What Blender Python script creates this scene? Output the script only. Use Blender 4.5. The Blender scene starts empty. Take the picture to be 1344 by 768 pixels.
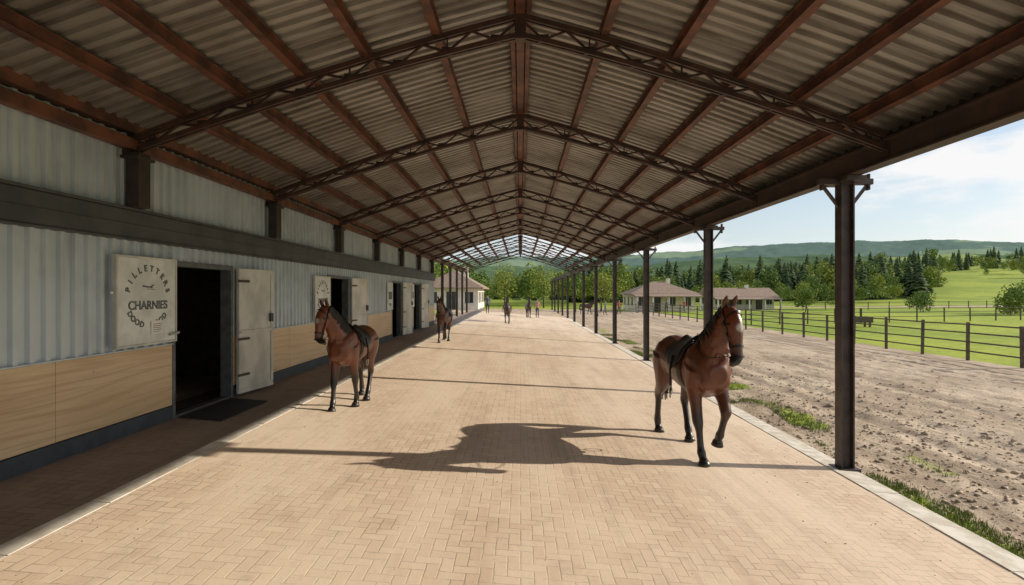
import bpy, bmesh, math, random
import numpy as np
from mathutils import Vector, Matrix, noise
random.seed(7); np.random.seed(7)
R=random.random
def U(a,b): return a+(b-a)*R()
scene=bpy.context.scene
COL=scene.collection
TILT=0.077; CAMZ=2.267

# ------------------------------------------------------------ materials
class NT:
    def __init__(s,name):
        s.mat=bpy.data.materials.new(name); s.mat.use_nodes=True
        s.t=s.mat.node_tree; s.b=s.t.nodes['Principled BSDF']
    def n(s,typ,**kw):
        nd=s.t.nodes.new(typ)
        for k,v in kw.items(): setattr(nd,k,v)
        return nd
    def lk(s,a,b): s.t.links.new(a,b)
    def setin(s,sock,v):
        if hasattr(v,'links'): s.lk(v,sock)
        else:
            if sock.type=='RGBA' and len(v)==3: v=(*v,1)
            sock.default_value=v
    def m(s,op,a,b=None,c=None,clamp=False):
        nd=s.n('ShaderNodeMath',operation=op); nd.use_clamp=clamp
        s.setin(nd.inputs[0],a)
        if b is not None: s.setin(nd.inputs[1],b)
        if c is not None: s.setin(nd.inputs[2],c)
        return nd.outputs[0]
    def mix(s,f,a,b,blend='MIX'):
        nd=s.n('ShaderNodeMix',data_type='RGBA',blend_type=blend)
        s.setin(nd.inputs[0],f); s.setin(nd.inputs[6],a); s.setin(nd.inputs[7],b)
        return nd.outputs[2]
    def pos(s,scale=(1,1,1),obj=False):
        if obj: o=s.n('ShaderNodeTexCoord').outputs['Object']
        else: o=s.n('ShaderNodeNewGeometry').outputs['Position']
        mp=s.n('ShaderNodeMapping'); s.lk(o,mp.inputs[0]); mp.inputs['Scale'].default_value=scale
        return mp.outputs[0]
    def noise(s,vec,scale,detail=3,rough=.55):
        nd=s.n('ShaderNodeTexNoise'); s.lk(vec,nd.inputs['Vector'])
        nd.inputs['Scale'].default_value=scale; nd.inputs['Detail'].default_value=detail; nd.inputs['Roughness'].default_value=rough
        return nd.outputs['Fac']
    def ramp(s,f,lo,hi):
        nd=s.n('ShaderNodeMapRange'); nd.interpolation_type='SMOOTHSTEP'
        s.lk(f,nd.inputs[0]); nd.inputs[1].default_value=lo; nd.inputs[2].default_value=hi
        return nd.outputs[0]
    def bump(s,h,strength=.3,dist=.02):
        nd=s.n('ShaderNodeBump'); s.lk(h,nd.inputs['Height']); nd.inputs['Strength'].default_value=strength; nd.inputs['Distance'].default_value=dist
        s.lk(nd.outputs[0],s.b.inputs['Normal'])
    def base(s,c): s.setin(s.b.inputs['Base Color'],c)
    def rough(s,v): s.setin(s.b.inputs['Roughness'],v)
def simple(name,c1,c2=None,rough=.6,metal=0,scale=6,stretch=(1,1,1),lo=.35,hi=.65,bump=0,bd=.01,spec=.5,obj=False):
    t=NT(name); c2=c2 or tuple(x*.7 for x in c1)
    p=t.pos(stretch,obj); f=t.noise(p,scale,3,.6)
    t.base(t.mix(t.ramp(f,lo,hi),c1,c2)); t.rough(rough); t.b.inputs['Metallic'].default_value=metal
    t.b.inputs['Specular IOR Level'].default_value=spec
    if bump: t.bump(f,bump,bd)
    return t.mat

M={}
M['brown']=simple('rust_brown_steel',(.15,.056,.028),(.060,.024,.016),.6,0,3)
M['truss']=simple('truss_steel',(.070,.034,.022),(.03,.018,.014),.55,0,4)
M['eave']=simple('eave_steel',(.070,.042,.032),(.035,.024,.02),.55,0,2)
M['dark']=simple('dark_steel',(.045,.034,.030),(.025,.02,.018),.5,.0,4)
M['post']=simple('post_steel',(.075,.058,.053),(.042,.032,.03),.5,.1,5)
M['band']=simple('dark_grey_trim',(.070,.076,.082),(.045,.05,.056),.5,0,2)
M['base']=simple('plinth',(.045,.06,.085),(.03,.04,.055),.6,0,4)
M['frame']=simple('door_frame',(.12,.14,.15),(.08,.09,.1),.5)
M['door']=simple('door_leaf_paint',(.64,.65,.62),(.46,.47,.44),.55,0,2.2,(1,1,.6),bump=.1)
M['sign']=simple('sign_panel',(.74,.78,.77),(.58,.62,.61),.5,0,3)
M['ink']=simple('sign_letters',(.06,.08,.09),(.16,.18,.18),.6,scale=14)
M['paper']=simple('paper',(.8,.8,.78),(.7,.7,.7),.7)
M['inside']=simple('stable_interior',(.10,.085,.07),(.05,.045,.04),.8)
M['mat']=simple('rubber_mat',(.035,.035,.037),(.02,.02,.02),.8,0,60)
M['kerb']=simple('concrete_kerb',(.80,.75,.66),(.60,.54,.44),.8,0,5,bump=.2)
M['white']=simple('white_render',(.75,.71,.63),(.6,.56,.48),.8,0,1)
M['window']=simple('window_glass',(.03,.035,.04),(.02,.02,.025),.15)
M['fence']=simple('fence_wood',(.13,.10,.075),(.065,.052,.042),.8,0,8)
M['trunk']=simple('bark',(.09,.065,.045),(.05,.035,.025),.9,0,4)
M['leather']=simple('black_leather',(.018,.014,.012),(.010,.009,.008),.38,0,30,obj=True)
M['pad']=simple('saddle_pad',(.04,.036,.032),(.025,.025,.025),.8,0,60,obj=True)
M['steel']=simple('stirrup_steel',(.55,.55,.55),(.4,.4,.4),.3,.9,obj=True)
M['eye']=simple('horse_eye',(.008,.006,.005),(.006,.005,.004),.08,obj=True)
M['hoof']=simple('hoof',(.06,.05,.04),(.03,.025,.02),.5,obj=True)

def roofmat():
    t=NT('corrugated_roof_metal')
    f=t.noise(t.pos(),.55,4,.65); g=t.noise(t.pos((.6,9,.6)),1.2,3,.6)
    c=t.mix(t.ramp(f,.38,.66),(.33,.315,.285),(.215,.20,.172))
    c=t.mix(t.m('MULTIPLY',t.ramp(g,.46,.68),.65),c,(.115,.095,.076))
    t.base(c); t.rough(.42); t.b.inputs['Metallic'].default_value=.5
    return t.mat
M['roof']=roofmat()
def wallmat():
    t=NT('corrugated_wall_metal')
    g=t.noise(t.pos((6,6,.5)),1.3,3,.6); f=t.noise(t.pos(),1.1,3,.6)
    c=t.mix(t.ramp(f,.35,.7),(.55,.625,.685),(.44,.505,.555))
    c=t.mix(t.m('MULTIPLY',t.ramp(g,.52,.75),.4),c,(.27,.29,.31))
    t.base(c); t.rough(.38); t.b.inputs['Metallic'].default_value=.2
    return t.mat
M['wall']=wallmat()
def woodmat():
    t=NT('pine_boarding')
    warp=t.noise(t.pos((1,.13,.9)),1.3,2,.5)
    sp=t.n('ShaderNodeSeparateXYZ'); t.lk(t.n('ShaderNodeNewGeometry').outputs['Position'],sp.inputs[0])
    r=t.m('ADD',t.m('MULTIPLY',sp.outputs[2],7.),t.m('MULTIPLY',warp,9.))
    rings=t.m('PINGPONG',r,.5)
    fine=t.noise(t.pos((1,.4,26)),3,4,.65); bigt=t.noise(t.pos((1,.5,1.5)),1.2,2,.5)
    isl=t.n('ShaderNodeNewGeometry').outputs['Random Per Island']
    c=t.mix(t.ramp(bigt,.3,.7),(.68,.52,.34),(.57,.41,.245))
    c=t.mix(t.m('MULTIPLY',t.ramp(rings,.28,.5),.46),c,(.42,.27,.14))
    c=t.mix(t.m('MULTIPLY',t.ramp(fine,.42,.72),.55),c,(.36,.24,.13))
    c=t.mix(t.m('MULTIPLY',isl,.35),c,(.68,.55,.38))
    vor=t.n('ShaderNodeTexVoronoi'); t.lk(t.pos((1,1.1,2.0)),vor.inputs['Vector']); vor.inputs['Scale'].default_value=1.5
    kn=t.ramp(vor.outputs['Distance'],.06,.02)
    c=t.mix(t.m('MULTIPLY',kn,.8),c,(.14,.07,.03))
    t.base(c); t.rough(.5)
    return t.mat
M['wood']=woodmat()

def pavermat(name,a,b,sandc,sandamt):
    t=NT(name)
    P=t.n('ShaderNodeNewGeometry').outputs['Position']
    wob=t.n('ShaderNodeTexNoise'); t.lk(P,wob.inputs['Vector']); wob.inputs['Scale'].default_value=9; wob.inputs['Detail'].default_value=1
    sp=t.n('ShaderNodeSeparateXYZ'); t.lk(P,sp.inputs[0])
    wv=t.m('MULTIPLY',t.m('SUBTRACT',wob.outputs['Fac'],.5),.14)
    x=t.m('ADD',t.m('MULTIPLY',sp.outputs[0],9.2),wv); y=t.m('ADD',t.m('MULTIPLY',sp.outputs[1],9.2),wv)
    i=t.m('FLOOR',x); j=t.m('FLOOR',y); fx=t.m('FRACT',x); fy=t.m('FRACT',y)
    k=t.m('FLOORED_MODULO',t.m('SUBTRACT',i,j),4.0)
    def eq(v): return t.m('COMPARE',k,float(v),.1)
    k0,k1,k2,k3=[eq(v) for v in range(4)]
    def side(d,ig): return t.m('ADD',d,ig)
    dl=side(fx,k1); dr=side(t.m('SUBTRACT',1.,fx),k0); db=side(fy,k2); dt=side(t.m('SUBTRACT',1.,fy),k3)
    d=t.m('MINIMUM',t.m('MINIMUM',dl,dr),t.m('MINIMUM',db,dt))
    joint=t.ramp(d,.015,.080)
    cb=t.n('ShaderNodeCombineXYZ'); t.lk(t.m('SUBTRACT',i,k1),cb.inputs[0]); t.lk(t.m('SUBTRACT',j,k2),cb.inputs[1])
    wn=t.n('ShaderNodeTexWhiteNoise'); wn.noise_dimensions='2D'; t.lk(cb.outputs[0],wn.inputs['Vector'])
    c=t.mix(wn.outputs['Value'],a,b)
    big=t.noise(t.pos((1,.30,1)),.7,4,.6); fine=t.noise(P,34,3,.7); med=t.noise(P,2.6,5,.65); tr=t.noise(t.pos((2.2,.12,1)),1.6,3,.6)
    jf=t.m('SUBTRACT',1.,joint)
    jm=t.m('MULTIPLY',jf,t.ramp(med,.33,.56))
    c=t.mix(t.m('MULTIPLY',jm,.75),c,tuple(q*.46 for q in a))
    c=t.mix(t.m('MULTIPLY',t.ramp(big,.38,.66),sandamt),c,sandc)
    c=t.mix(t.m('MULTIPLY',t.ramp(tr,.50,.70),.30),c,tuple(q*.70 for q in a))
    c=t.mix(t.m('MULTIPLY',t.ramp(med,.54,.76),.45),c,tuple(q*.62 for q in a))
    c=t.mix(t.m('MULTIPLY',t.ramp(fine,.52,.8),.35),c,tuple(q*.45 for q in a))
    c=t.mix(t.m('MULTIPLY',t.ramp(fine,.45,.25),.22),c,sandc)
    t.base(c); t.rough(.75); t.b.inputs['Specular IOR Level'].default_value=.3
    h=t.m('ADD',t.m('MULTIPLY',joint,.6),t.m('MULTIPLY',fine,.5))
    t.bump(h,.35,.006)
    return t.mat
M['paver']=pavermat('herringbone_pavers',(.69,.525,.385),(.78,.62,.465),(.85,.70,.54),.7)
M['paver2']=pavermat('pavers_painted_shade',(.29,.22,.18),(.35,.275,.22),(.38,.305,.245),.4)  # darker copy of the walkway pavers; shade along the wall painted into the colour

def groundmat():
    t=NT('ground_dirt_and_grass')
    at=t.n('ShaderNodeAttribute',attribute_name='mask').outputs['Color']
    s=t.n('ShaderNodeSeparateColor'); t.lk(at,s.inputs[0])
    P=t.pos(); big=t.noise(P,.35,4,.6); med=t.noise(P,2.2,5,.65); fine=t.noise(P,16,4,.72); trk=t.noise(t.pos((1.6,.22,1)),1.3,4,.6)
    c=t.mix(t.ramp(big,.35,.65),(.62,.50,.375),(.47,.365,.265))
    c=t.mix(t.m('MULTIPLY',t.ramp(trk,.48,.60),.65),c,(.30,.225,.16))
    c=t.mix(t.m('MULTIPLY',t.ramp(med,.50,.66),.5),c,(.30,.22,.155))
    c=t.mix(t.m('MULTIPLY',t.ramp(fine,.50,.68),.5),c,(.23,.17,.12))
    c=t.mix(t.m('MULTIPLY',t.ramp(fine,.42,.25),.5),c,(.74,.63,.49))
    gb=t.noise(P,.06,3,.6); gf=t.noise(P,1.5,4,.7)
    g=t.mix(t.ramp(gb,.38,.62),(.36,.42,.055),(.23,.31,.04))
    g=t.mix(t.m('MULTIPLY',t.ramp(gf,.4,.7),.5),g,(.13,.19,.03))
    f=t.m('ADD',s.outputs[0],t.m('MULTIPLY',t.m('SUBTRACT',med,.5),.9))
    f=t.ramp(f,.4,.6)
    t.base(t.mix(f,c,g)); t.rough(.9); t.b.inputs['Specular IOR Level'].default_value=.15
    t.bump(t.m('ADD',t.m('MULTIPLY',med,1.),t.m('MULTIPLY',fine,.6)),.75,.05)
    return t.mat
M['ground']=groundmat()
def leafmat(name,a,b,c3):
    t=NT(name)
    isl=t.n('ShaderNodeNewGeometry').outputs['Random Per Island']
    f=t.noise(t.pos(),.10,2,.5)
    c=t.mix(isl,a,b); c=t.mix(t.ramp(f,.42,.62),c,c3)
    t.base(c); t.rough(.7); t.b.inputs['Specular IOR Level'].default_value=.15
    return t.mat
M['conifer']=leafmat('conifer_foliage',(.075,.12,.045),(.15,.20,.08),(.095,.145,.065))
M['leaf']=leafmat('deciduous_foliage',(.16,.21,.035),(.31,.35,.07),(.13,.20,.045))
M['grass']=leafmat('grass_blades',(.12,.17,.03),(.24,.29,.07),(.15,.2,.05))
def tilemat():
    t=NT('clay_roof_tiles')
    P=t.pos(); w=t.n('ShaderNodeTexWave'); w.bands_direction='Z'; t.lk(P,w.inputs['Vector']); w.inputs['Scale'].default_value=3; w.inputs['Distortion'].default_value=1
    f=t.noise(P,3,4,.7)
    c=t.mix(t.ramp(f,.35,.65),(.36,.26,.19),(.23,.16,.12)); c=t.mix(t.m('MULTIPLY',w.outputs['Fac'],.4),c,(.15,.11,.09))
    t.base(c); t.rough(.8); return t.mat
M['tile']=tilemat()
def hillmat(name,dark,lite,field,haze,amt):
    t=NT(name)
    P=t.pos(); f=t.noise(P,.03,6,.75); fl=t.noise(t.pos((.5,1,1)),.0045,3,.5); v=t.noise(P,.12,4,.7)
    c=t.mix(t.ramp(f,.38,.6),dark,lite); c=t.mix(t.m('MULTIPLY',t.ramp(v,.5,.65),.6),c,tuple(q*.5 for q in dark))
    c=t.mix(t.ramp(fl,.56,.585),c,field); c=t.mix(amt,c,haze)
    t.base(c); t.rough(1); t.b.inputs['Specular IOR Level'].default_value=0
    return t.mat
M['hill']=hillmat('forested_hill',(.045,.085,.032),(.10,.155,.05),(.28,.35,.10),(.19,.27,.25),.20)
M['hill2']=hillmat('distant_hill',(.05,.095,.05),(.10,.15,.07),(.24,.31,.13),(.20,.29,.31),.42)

# ------------------------------------------------------------ mesh helpers
class MB:
    def __init__(s): s.v=[]; s.f=[]
    def box(s,a,b):
        x0,y0,z0=a;x1,y1,z1=b;n=len(s.v)
        s.v+=[(x0,y0,z0),(x1,y0,z0),(x1,y1,z0),(x0,y1,z0),(x0,y0,z1),(x1,y0,z1),(x1,y1,z1),(x0,y1,z1)]
        s.f+=[tuple(n+i for i in q) for q in ((0,3,2,1),(4,5,6,7),(0,1,5,4),(1,2,6,5),(2,3,7,6),(3,0,4,7))]
    def beam(s,p0,p1,w,h,up=(0,0,1)):
        p0=Vector(p0);p1=Vector(p1);d=(p1-p0).normalized();u=Vector(up)
        if abs(d.dot(u))>.98:u=Vector((0,1,0))
        sd=d.cross(u).normalized();u=sd.cross(d).normalized();n=len(s.v)
        for p in (p0,p1):
            for a,b in ((-1,-1),(1,-1),(1,1),(-1,1)): s.v.append(tuple(p+sd*a*w/2+u*b*h/2))
        s.f+=[tuple(n+i for i in q) for q in ((0,1,2,3),(7,6,5,4),(0,4,5,1),(1,5,6,2),(2,6,7,3),(3,7,4,0))]
    def grid(s,rows,close=False):
        n=len(s.v);m=len(rows[0])
        for r in rows: s.v+=[tuple(p) for p in r]
        for i in range(len(rows)-1):
            for j in range(m if close else m-1):
                a=n+i*m+j;b=n+i*m+(j+1)%m
                s.f.append((a,b,b+m,a+m))
    def tube(s,pts,seg=12,Y=Vector((0,1,0))):
        P=[Vector(p[0]) for p in pts];n0=len(s.v);k=len(P)
        for i in range(k):
            t=(P[min(i+1,k-1)]-P[max(i-1,0)]).normalized()
            yy=(Y-t*Y.dot(t))
            if yy.length<.05: yy=Vector((1,0,0))
            yy.normalize(); nn=yy.cross(t)
            for j in range(seg):
                a=2*math.pi*j/seg
                s.v.append(tuple(P[i]+nn*pts[i][1]*math.cos(a)+yy*pts[i][2]*math.sin(a)))
        for i in range(k-1):
            for j in range(seg):
                a=n0+i*seg+j;b=n0+i*seg+(j+1)%seg
                s.f.append((a,b,b+seg,a+seg))
        s.f.append(tuple(n0+j for j in range(seg))[::-1]); s.f.append(tuple(n0+(k-1)*seg+j for j in range(seg)))
    def obj(s,name,mat,parent=None,smooth=False,bev=0,fn=None):
        me=bpy.data.meshes.new(name)
        v=[fn(p) for p in s.v] if fn else s.v
        me.from_pydata(v,[],s.f); me.update()
        bm=bmesh.new(); bm.from_mesh(me); bmesh.ops.recalc_face_normals(bm,faces=bm.faces); bm.to_mesh(me); bm.free()
        me.materials.append(mat)
        if smooth: me.polygons.foreach_set('use_smooth',[True]*len(me.polygons))
        o=bpy.data.objects.new(name,me); COL.objects.link(o)
        if parent: o.parent=parent
        if bev:
            b=o.modifiers.new('bev','BEVEL'); b.width=bev; b.segments=2; b.limit_method='ANGLE'
        return o
def empty(name,loc=(0,0,0)):
    e=bpy.data.objects.new(name,None); e.location=loc; COL.objects.link(e); return e
def npmesh(name,V,F,mat,smooth=False,parent=None):
    me=bpy.data.meshes.new(name); V=np.asarray(V,dtype=np.float32);F=np.asarray(F,dtype=np.int32)
    me.vertices.add(len(V)); me.vertices.foreach_set('co',V.ravel())
    k=F.shape[1]; me.loops.add(F.size); me.loops.foreach_set('vertex_index',F.ravel())
    me.polygons.add(len(F)); me.polygons.foreach_set('loop_start',np.arange(len(F),dtype=np.int32)*k)
    me.update(calc_edges=True); me.validate()
    if smooth: me.polygons.foreach_set('use_smooth',[True]*len(me.polygons))
    me.materials.append(mat); o=bpy.data.objects.new(name,me); COL.objects.link(o)
    if parent:o.parent=parent
    return o
def sm(t): t=max(0,min(1,t)); return t*t*(3-2*t)

# ------------------------------------------------------------ terrain
def gz(x,y):
    zt=-TILT*max(-5.6,min(4.84,x))
    f=1-sm((y-58)/35)
    z=-.373*(1-f)+zt*f
    if x>4.84 or y>57 or x<-5.6: z-=.04
    else: z-=.10
    d=math.exp(-(((x-300)/150)**2+((y-290)/120)**2))
    z+=19*d
    z+=5*math.exp(-(((x-150)/60)**2+((y-230)/70)**2))
    r=math.hypot(x,y)
    if r>400: z+=(r-400)*.012
    return z
def rough_z(x,y):
    a=sm((x-4.95)/.5); p=Vector((x,y,0))
    h=.034*noise.fractal(p*.9,1,2,3)+.034*noise.fractal(p*3.3,1,2,3)
    rut=0
    for c,w in ((6.9,.22),(8.6,.22),(10.6,.3)):
        q=(x-c-.5*math.sin(y*.13+c))/w; rut-=.05*math.exp(-q*q)
    return a*(h+rut-.015)
xs=np.concatenate([-np.geomspace(2600,30,16),np.arange(-26,-6,2.5),np.arange(-6,4.6,1.),np.arange(4.62,16,.10),np.arange(16,40,.8),np.arange(40,420,9),np.geomspace(430,3000,12)])
ys=np.concatenate([np.array([-300,-150,-60,-30,-15,-5]),np.arange(0,24,.11),np.arange(24,80,.8),np.arange(80,420,8),np.geomspace(430,3200,14)])
V=[];mask=[]
for y in ys:
    for x in xs:
        z=gz(x,y)
        if 4.84<x<40 and -5<y<75:
            z+=rough_z(x,y) if x<16.5 and y<24 else sm((x-4.9)/.5)*(.03*noise.noise(Vector((x,y,0))*.9)-.015)
        g=0.
        if x>17.6: g=1.
        if y>76: g=1.
        if x<-6.5 and y>30: g=1.
        if x<-9: g=1.
        if -9<x<13 and 56<y<82: g=0.
        py=84+.10*(x-20)+8*math.sin(x*.03)
        if x>10 and abs(y-py)<2.6: g=.1
        if 4.9<x<6.6 and y<40:
            g=max(g,.52*max(0,noise.noise(Vector((x*1.1,y*.55,3)))*1.9+.36))
        V.append((x,y,z)); mask.append(g)
nx=len(xs);ny=len(ys)
I=(np.arange(ny-1)[:,None]*nx+np.arange(nx-1)[None,:]).ravel()
F=np.stack([I,I+1,I+1+nx,I+nx],1)
ground=npmesh('ground',V,F,M['ground'],True)
ca=ground.data.color_attributes.new('mask','FLOAT_COLOR','POINT')
mk=np.array(mask,dtype=np.float32); ca.data.foreach_set('color',np.stack([mk,mk,mk,np.ones_like(mk)],1).ravel())

def slab(b,x0,x1,y0,y1,l0,l1):
    n=len(b.v)
    for l in (l0,l1):
        for x,y in ((x0,y0),(x1,y0),(x1,y1),(x0,y1)): b.v.append((x,y,-TILT*x+l))
    b.f+=[tuple(n+i for i in q) for q in ((0,3,2,1),(4,5,6,7),(0,1,5,4),(1,2,6,5),(2,3,7,6),(3,0,4,7))]
def strip(name,x0,x1,y0,y1,mat):
    b=MB(); slab(b,x0,x1,y0,y1,-.12,0); return b.obj(name,mat)
strip('paved_walkway',-3.84,4.60,-8,56,M['paver'])
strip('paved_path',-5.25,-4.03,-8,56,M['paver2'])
def kerb(name,x0,x1,lift):
    b=MB(); y=-8
    while y<56:
        l=lift+U(-.003,.003); slab(b,x0,x1,y,y+.992,-.2,l); y+=1.
    return b.obj(name,M['kerb'],bev=.006)
kerb('kerb',-4.028,-3.842,.004); kerb('kerb',4.602,4.98,.012)

# ------------------------------------------------------------ stable building
stable=empty('stable_building',(-5.2,10,0))
def child(o,par):
    o.parent=par; o.matrix_parent_inverse=Matrix.Translation(par.location).inverted(); return o
WX=-5.2
doors=[(7.9,9.55),(14.3,16.0),(21.4,23.0),(25.7,27.3)]
WY0,WY1=-6,32
def corr(b,y0,y1,z0,z1,x=WX,per=.19,dep=.042):
    prof=[]
    k=math.floor(y0/per)
    yy=k*per
    while yy<y1+per:
        for o,d in ((0,-.0),(.44,-.0),(.52,dep),(.60,dep*1.0),(.80,dep),(.88,0)):
            q=yy+o*per
            if y0<q<y1: prof.append((q,d))
        yy+=per
    prof=[(y0,0)]+prof+[(y1,0)]
    b.grid([[(x+d,q,z) for q,d in prof] for z in (z0,z1)])
b=MB()
corr(b,WY0,WY1,3.333,4.35)
segs=[];y=WY0
for d0,d1 in doors: segs.append((y,d0)); y=d1
segs.append((y,WY1))
for s0,s1 in segs: corr(b,s0,s1,1.5,2.99)
for d0,d1 in doors: corr(b,d0,d1,2.74,2.99)
child(b.obj('corrugated_wall',M['wall']),stable)
b=MB(); b.box((WX-.1,WY0,2.985),(WX+.10,WY1,3.34)); b.box((WX-.1,WY0,3.345),(WX+.15,WY1,3.375)); b.box((WX-.1,WY0,2.955),(WX+.125,WY1,2.98)); b.box((WX,WY0,3.15),(WX+.112,WY1,3.165))
child(b.obj('dark_trim_band',M['band'],bev=.004),stable)
b=MB(); b2=MB(); b3=MB()
for s0,s1 in segs:
    n=max(1,round((s1-s0)/1.95)); cuts=[s0+(s1-s0)*i/n for i in range(n+1)]
    for i in range(n):
        b.box((WX-.05,cuts[i]+.004,.60),(WX+.045+U(0,.004),cuts[i+1]-.004,1.495))
    b2.box((WX-.05,s0,.25),(WX+.06,s1,.592))
    b3.box((WX-.05,s0,1.499),(WX+.06,s1,1.515))
child(b.obj('pine_panels',M['wood'],bev=.004),stable); child(b2.obj('plinth',M['base'],bev=.004),stable); child(b3.obj('cap_strip',M['wall']),stable)
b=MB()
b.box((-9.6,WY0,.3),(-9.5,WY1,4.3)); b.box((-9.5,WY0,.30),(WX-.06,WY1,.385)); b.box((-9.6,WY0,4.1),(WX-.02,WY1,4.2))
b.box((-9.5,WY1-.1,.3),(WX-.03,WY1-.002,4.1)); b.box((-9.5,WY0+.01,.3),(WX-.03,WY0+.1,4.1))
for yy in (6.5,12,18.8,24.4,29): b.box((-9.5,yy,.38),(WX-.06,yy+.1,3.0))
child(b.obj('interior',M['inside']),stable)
b=MB(); b.box((-9.7,WY0,4.22),(WX-.4,WY1+.1,4.3)); child(b.obj('rear_roof',M['band']),stable)
b=MB(); b.box((-9.62,WY1,.2),(WX+.0,WY1+.03,4.1)); child(b.obj('end_wall',M['wall']),stable)
b=MB(); lf=MB(); hd=MB()
for n,(d0,d1) in enumerate(doors):
    b.box((WX-.14,d0,.385),(WX+.055,d0+.06,2.74)); b.box((WX-.14,d1-.06,.385),(WX+.055,d1,2.74)); b.box((WX-.14,d0+.06,2.66),(WX+.055,d1-.06,2.742))
    b.box((WX-.14,d0+.06,.385),(WX+.02,d1-.06,.42))
    a=math.radians(9 if n==0 else 12); L=1.0
    p0=Vector((WX+.085,d1+.05,0)); dr=Vector((math.sin(a),math.cos(a),0)); nr=Vector((math.cos(a),-math.sin(a),0))
    def leaf(mb,l0,l1,z0,z1,t0,t1):
        n0=len(mb.v)
        for z in (z0,z1):
            for l,t in ((l0,t0),(l1,t0),(l1,t1),(l0,t1)):
                p=p0+dr*l+nr*t; mb.v.append((p.x,p.y,z))
        mb.f+=[tuple(n0+i for i in q) for q in ((0,3,2,1),(4,5,6,7),(0,1,5,4),(1,2,6,5),(2,3,7,6),(3,0,4,7))]
    leaf(lf,0,L,.44,2.70,0,.045)
    for z0,z1 in ((.44,.52),(1.52,1.58),(2.62,2.70)): leaf(lf,0.0,L,z0,z1,.0455,.06)
    leaf(lf,0,.07,.525,2.615,.0455,.06); leaf(lf,L-.07,L,.525,2.615,.0455,.06)
    for z in (.75,1.4,2.45): leaf(hd,-.03,.28,z,z+.045,.061,.07)
    leaf(hd,L-.12,L-.03,1.7,1.86,.061,.085)
child(b.obj('door_frames',M['frame'],bev=.004),stable); child(lf.obj('door_leaves',M['door'],bev=.005),stable); child(hd.obj('door_hinges',M['dark']),stable)
TM=Matrix(((0,0,1,0),(1,0,0,0),(0,1,0,0),(0,0,0,1)))
def textmesh(body,size,cy,cz,x,ang=0,ext=.003,bold=.006):
    cu=bpy.data.curves.new('t','FONT'); cu.body=body; cu.size=size; cu.align_x='CENTER'; cu.align_y='CENTER'; cu.extrude=ext; cu.offset=bold*.5
    o=bpy.data.objects.new('t',cu); COL.objects.link(o)
    dg=bpy.context.evaluated_depsgraph_get(); me=bpy.data.meshes.new_from_object(o.evaluated_get(dg))
    bpy.data.objects.remove(o)
    me.transform(Matrix.Translation((x,cy,cz))@TM@Matrix.Rotation(ang,4,'Z')); return me
def makesign(y0,y1,z0,z1):
    e=empty('stable_sign',(WX+.1,(y0+y1)/2,(z0+z1)/2))
    b=MB(); x=WX+.08; b.box((x,y0,z0),(x+.045,y1,z1)); child(b.obj('panel',M['sign'],bev=.006),e)
    b=MB(); w=.03
    b.box((x-.01,y0-w,z0-w),(x+.055,y0,z1+w)); b.box((x-.01,y1,z0-w),(x+.055,y1+w,z1+w)); b.box((x-.01,y0,z1),(x+.055,y1,z1+w)); b.box((x-.01,y0,z0-w),(x+.055,y1,z0))
    child(b.obj('edge_frame',M['door'],bev=.004),e)
    b=MB(); b.beam((x-.02,y0-.02,z0+(z1-z0)*.6),(x+.08,y0-.14,z0+(z1-z0)*.6),.03,.03); b.beam((x+.07,y1-.16,z0+.08),(x+.07,y1+.05,z0+.1),.02,.03)
    child(b.obj('latch',M['steel']),e)
    cy=(y0+y1)/2; cz=(z0+z1)/2+.09; xf=x+.049; ms=[]; s=(y1-y0)/1.2
    top='PILLETTERS'; r=.40*s
    for i,ch in enumerate(top):
        a=math.radians(168-156*i/(len(top)-1)); ms.append(textmesh(ch,.125*s,cy+r*math.cos(a)*1.05,cz-.02+r*math.sin(a)*1.0,xf,a-math.pi/2))
    ms.append(textmesh('CHARNIES',.175*s,cy,cz-.15,xf,0))
    bot='DOOD POOD'
    for i,ch in enumerate(bot):
        a=math.radians(206+118*i/(len(bot)-1)); ms.append(textmesh(ch,.115*s,cy+r*math.cos(a)*1.05,cz-.13+r*math.sin(a)*.78,xf,a+math.pi/2))
    bm=bmesh.new()
    for m_ in ms: bm.from_mesh(m_)
    me=bpy.data.meshes.new('letters'); bm.to_mesh(me); bm.free(); me.materials.append(M['ink'])
    o=bpy.data.objects.new('letters',me); COL.objects.link(o); child(o,e)
    b=MB()
    b.beam((xf,cy-.12,cz+.115),(xf,cy+.07,cz+.095),.006,.020); b.beam((xf,cy+.02,cz+.10),(xf,cy+.10,cz+.13),.006,.014); b.beam((xf,cy-.03,cz+.075),(xf,cy+.12,cz+.065),.006,.007)
    child(b.obj('emblem',M['ink']),e)
    b=MB(); b.box((xf+.004,cy+.04,z0+.12),(xf+.008,cy+.28,z0+.30)); child(b.obj('paper_notice',M['paper']),e)
    b=MB()
    for q in range(5): b.box((xf+.0085,cy+.07,z0+.145+q*.026),(xf+.010,cy+.26-U(0,.06),z0+.152+q*.026))
    child(b.obj('notice_lines',M['band']),e)
makesign(6.72,7.84,1.58,2.72)
makesign(13.2,14.22,1.58,2.66)
for y0,y1 in ((20.5,21.35),(24.9,25.65)):
    e=empty('stable_sign',(WX+.1,y0,2)); b=MB(); b.box((WX+.06,y0,1.58),(WX+.1,y1,2.66)); child(b.obj('panel',M['sign'],bev=.006),e)
    b=MB(); b.box((WX+.102,y0+.15,2.0),(WX+.106,y1-.15,2.3)); b.box((WX+.102,y0+.25,1.75),(WX+.106,y1-.3,1.85)); child(b.obj('letters',M['ink']),e)
for y0,y1 in ((7.95,9.4),(14.4,15.8)):
    b=MB(); slab(b,-5.1,-4.45,y0,y1,.004,.02); b.obj('door_mat',M['mat'],bev=.004)

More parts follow.
